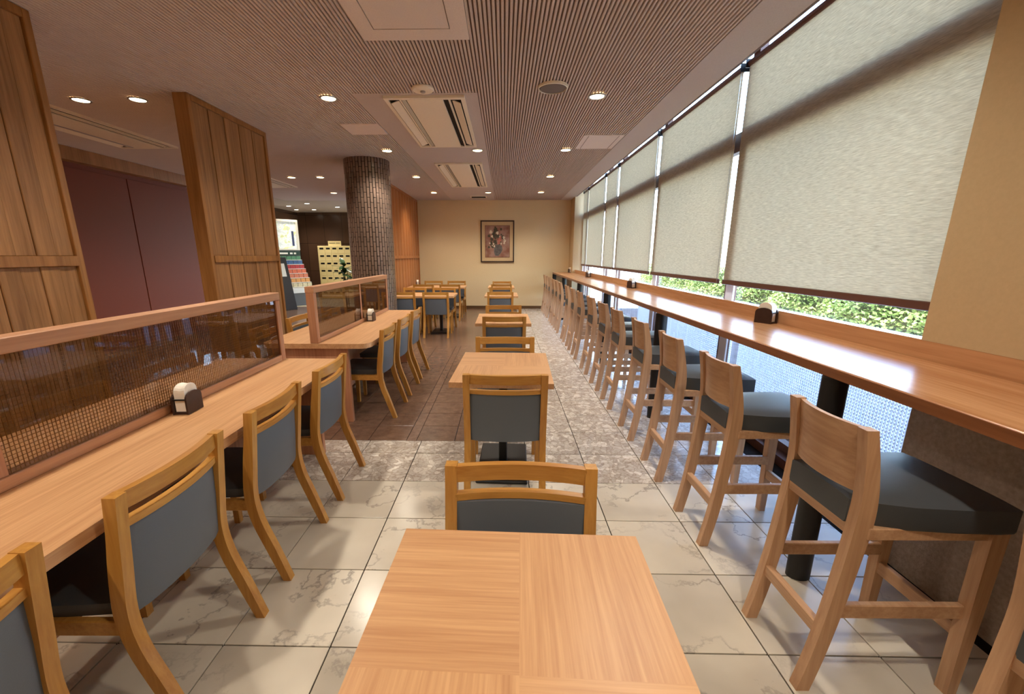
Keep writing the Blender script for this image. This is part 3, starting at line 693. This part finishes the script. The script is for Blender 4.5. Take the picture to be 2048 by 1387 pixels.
n_.links.new(mc, b_.inputs['Base Color']); n_.links.new(mc, b_.inputs['Emission Color']); b_.inputs['Emission Strength'].default_value = .12
bm = bmesh.new()
for q in ((-.36,.36,1.56,1.60),(-.36,.36,2.36,2.42),(-.36,-.31,1.60,2.36),(.31,.36,1.60,2.36)): bbox(bm, q[0],q[1],.08,.14,q[2],q[3])
obj('board_frame', bm, m_rackw, t); mp_ = obj('map_panel', box(-.31,.31,.10,.13,1.60,2.36), m_map, t)
obj('title_strip', box(.20,.25,.097,.101,1.68,2.10), plain('navy_print', lin(60,66,104), .6), mp_)
hd = obj('header', box(-.34,.34,.04,.10,1.40,1.53), plain('dark_green_panel', lin(26,50,36), .5), t)
for a, b in ((-.22,.05),(.10,.16),(.19,.24)): obj('lettering', box(a,b,.037,.041,1.44,1.49), m_rackw, hd)
cols_ = [(86,132,98),(70,96,134),(176,62,62),(206,108,76),(204,120,88),(214,150,84),(206,190,150)]
bg_ = []
for k, c in enumerate(cols_):
    yk, zk = .03-.10*k, 1.28-.125*k
    obj('shelf', box(-.34,.34,yk-.06,yk+.02,zk-.012,zk,.002), m_rackw, t)
    mcol = plain('brochure_paper_%d' % k, lin(*c), .6, .3, noise=.2, nscale=30)
    nm = ['green','blue','red','orange','salmon','amber','beige'][k]
    for i in range(6):
        x0 = -.325+i*.109
        o = obj('brochure', box(x0, x0+.098, yk-.03, yk-.012, zk+.001, zk+.108, .001), mcol)
        o.matrix_world = Matrix.Translation((RX,RY,0)) @ Matrix.Rotation(math.radians(48), 4, 'Z') @ Matrix.Diagonal((1.25,1,1,1))
        tag(o, '%s brochure standing on the %s tier of the brochure rack' % (nm, ORD[k]), 'brochure', 'brochures in the display rack')
t = thing('easel_sign', 'black folding easel sign in front of the brochure rack', 'sign', (-5.88, 11.42, 0), math.radians(48))
b1 = obj('front_board', box(-.2,.2,-.012,.012,0,1.42,.003), m_black, t, (0,-.30,0)); b1.rotation_euler[0] = -.30
obj('notice', box(-.12,.12,-.0145,-.0115,.9,1.25), m_rackw, b1)
b2 = obj('rear_board', box(-.2,.2,-.012,.012,0,1.36,.003), m_grey, t, (0,.15,0)); b2.rotation_euler[0] = .02
# plant
t = thing('potted_plant', 'glossy green plant in a dark pot beside the round column', 'plant', (-3.22, 8.8, 0)); bm = bmesh.new(); lathe(bm, [(.12,0),(.16,.3),(.17,.34),(.15,.34),(.14,.30)], 24); obj('pot', bm, m_darkwood, t, smooth=True)
bm = bmesh.new()
for k in range(3): a = k*2.1; loft(bm, [[(.02*math.cos(a)*(1+z)+.008*math.cos(q*math.pi/3), .02*math.sin(a)*(1+z)+.008*math.sin(q*math.pi/3), z) for q in range(6)] for z in (.28,.7,1.12)])
obj('stem', bm, plain('plant_stem', lin(70,74,40), .6), t)
m_leaf = plain('glossy_leaf', lin(44,74,40), .3, .5, noise=.3, nscale=12)
for k in range(46):
    a = random.uniform(0, 6.28); L = random.uniform(.15,.26); z = random.uniform(.75,1.22); w = .05; tilt = random.uniform(-.2,.9)
    bm = bmesh.new(); d = Vector((math.cos(a), math.sin(a), 0)); n_v = Vector((-math.sin(a), math.cos(a), 0)); p0 = d*.02+Vector((0,0,z)); rg = []
    for u, ww in ((0,.15),(.3,.9),(.6,1),(.85,.6),(1,.05)):
        c = p0+d*(L*u*math.cos(tilt))+Vector((0,0,L*u*math.sin(tilt)-.05*u*u)); rg.append([tuple(c-n_v*w*ww), tuple(c+Vector((0,0,.004))), tuple(c+n_v*w*ww), tuple(c-Vector((0,0,.004)))])
    loft(bm, rg); obj('leaf', bm, m_leaf, t)
# ================================================================ outside
tag(obj('ground_bed', box(2.06, 4.6, -4, 12.5, -.1, -.08), plain('shaded_soil_bed', lin(58,58,62), .9, .1, noise=.3, nscale=8)), kind='structure')  # planting soil, with its shade put into the dark base colour
tag(obj('ground_outside', box(2.06, 40, -20, 60, -.3, -.1), plain('pale_pavement', lin(188,186,182), .85, .2, noise=.08, nscale=3)), kind='structure')
m_hedge = plain('hedge_leaf', lin(126,146,76), .5, .4, noise=.35, nscale=9)
me_v, me_f = [], []
R_ = random.Random(3)
for k in range(30000):
    y = 2.5+R_.random()*17.5; z = -.1+R_.random()*1.1; x = 6.15+R_.random()*.16
    if R_.random() < .2: x = 6.15+R_.random()*.8; z = .96+R_.random()*.1
    x += .10*math.sin(y*3.1)+.07*math.sin(z*8+y*4)
    a = R_.uniform(0,6.28); b = R_.uniform(-1,1); s = R_.uniform(.022,.05)
    u = Vector((math.cos(a), math.sin(a), b)).normalized(); v = u.cross(Vector((R_.uniform(-1,1), R_.uniform(-1,1), R_.uniform(-1,1)))).normalized()
    c = Vector((x,y,z)); i = len(me_v)
    me_v += [tuple(c-u*s), tuple(c-v*s*.6), tuple(c+u*s), tuple(c+v*s*.6)]; me_f.append((i,i+1,i+2,i+3))
me = bpy.data.meshes.new('hedge_leaves'); me.from_pydata(me_v, [], me_f); me.materials.append(m_hedge)
hg = thing('hedge', 'clipped light green hedge outside the window', 'hedge', (0,0,0)); ho = obj('foliage', me, None, hg); ho['kind'] = 'stuff'
obj('gap_filler_core', box(6.36, 6.9, 2.5, 20, -.1, .94, .05), plain('hedge_filler', lin(66,70,44), .9, .1, noise=.4, nscale=8), hg)  # added solid dark core that closes the bright gaps between the leaves
fn = thing('garden_fence', 'pale slatted fence outside the far end of the window', 'fence', (0,0,0))
bm = bmesh.new()
for k in range(60): bbox(bm, 6.0, 6.05, 20.4+.5*k, 20.7+.5*k, -.1, 1.4)
o = obj('slats', bm, m_pale, fn); o['kind'] = 'stuff'
bm = bmesh.new()
for z in (.1,.8): bbox(bm, 6.05, 6.1, 20.4, 50.4, z, z+.08)
obj('rail', bm, m_pale, fn)
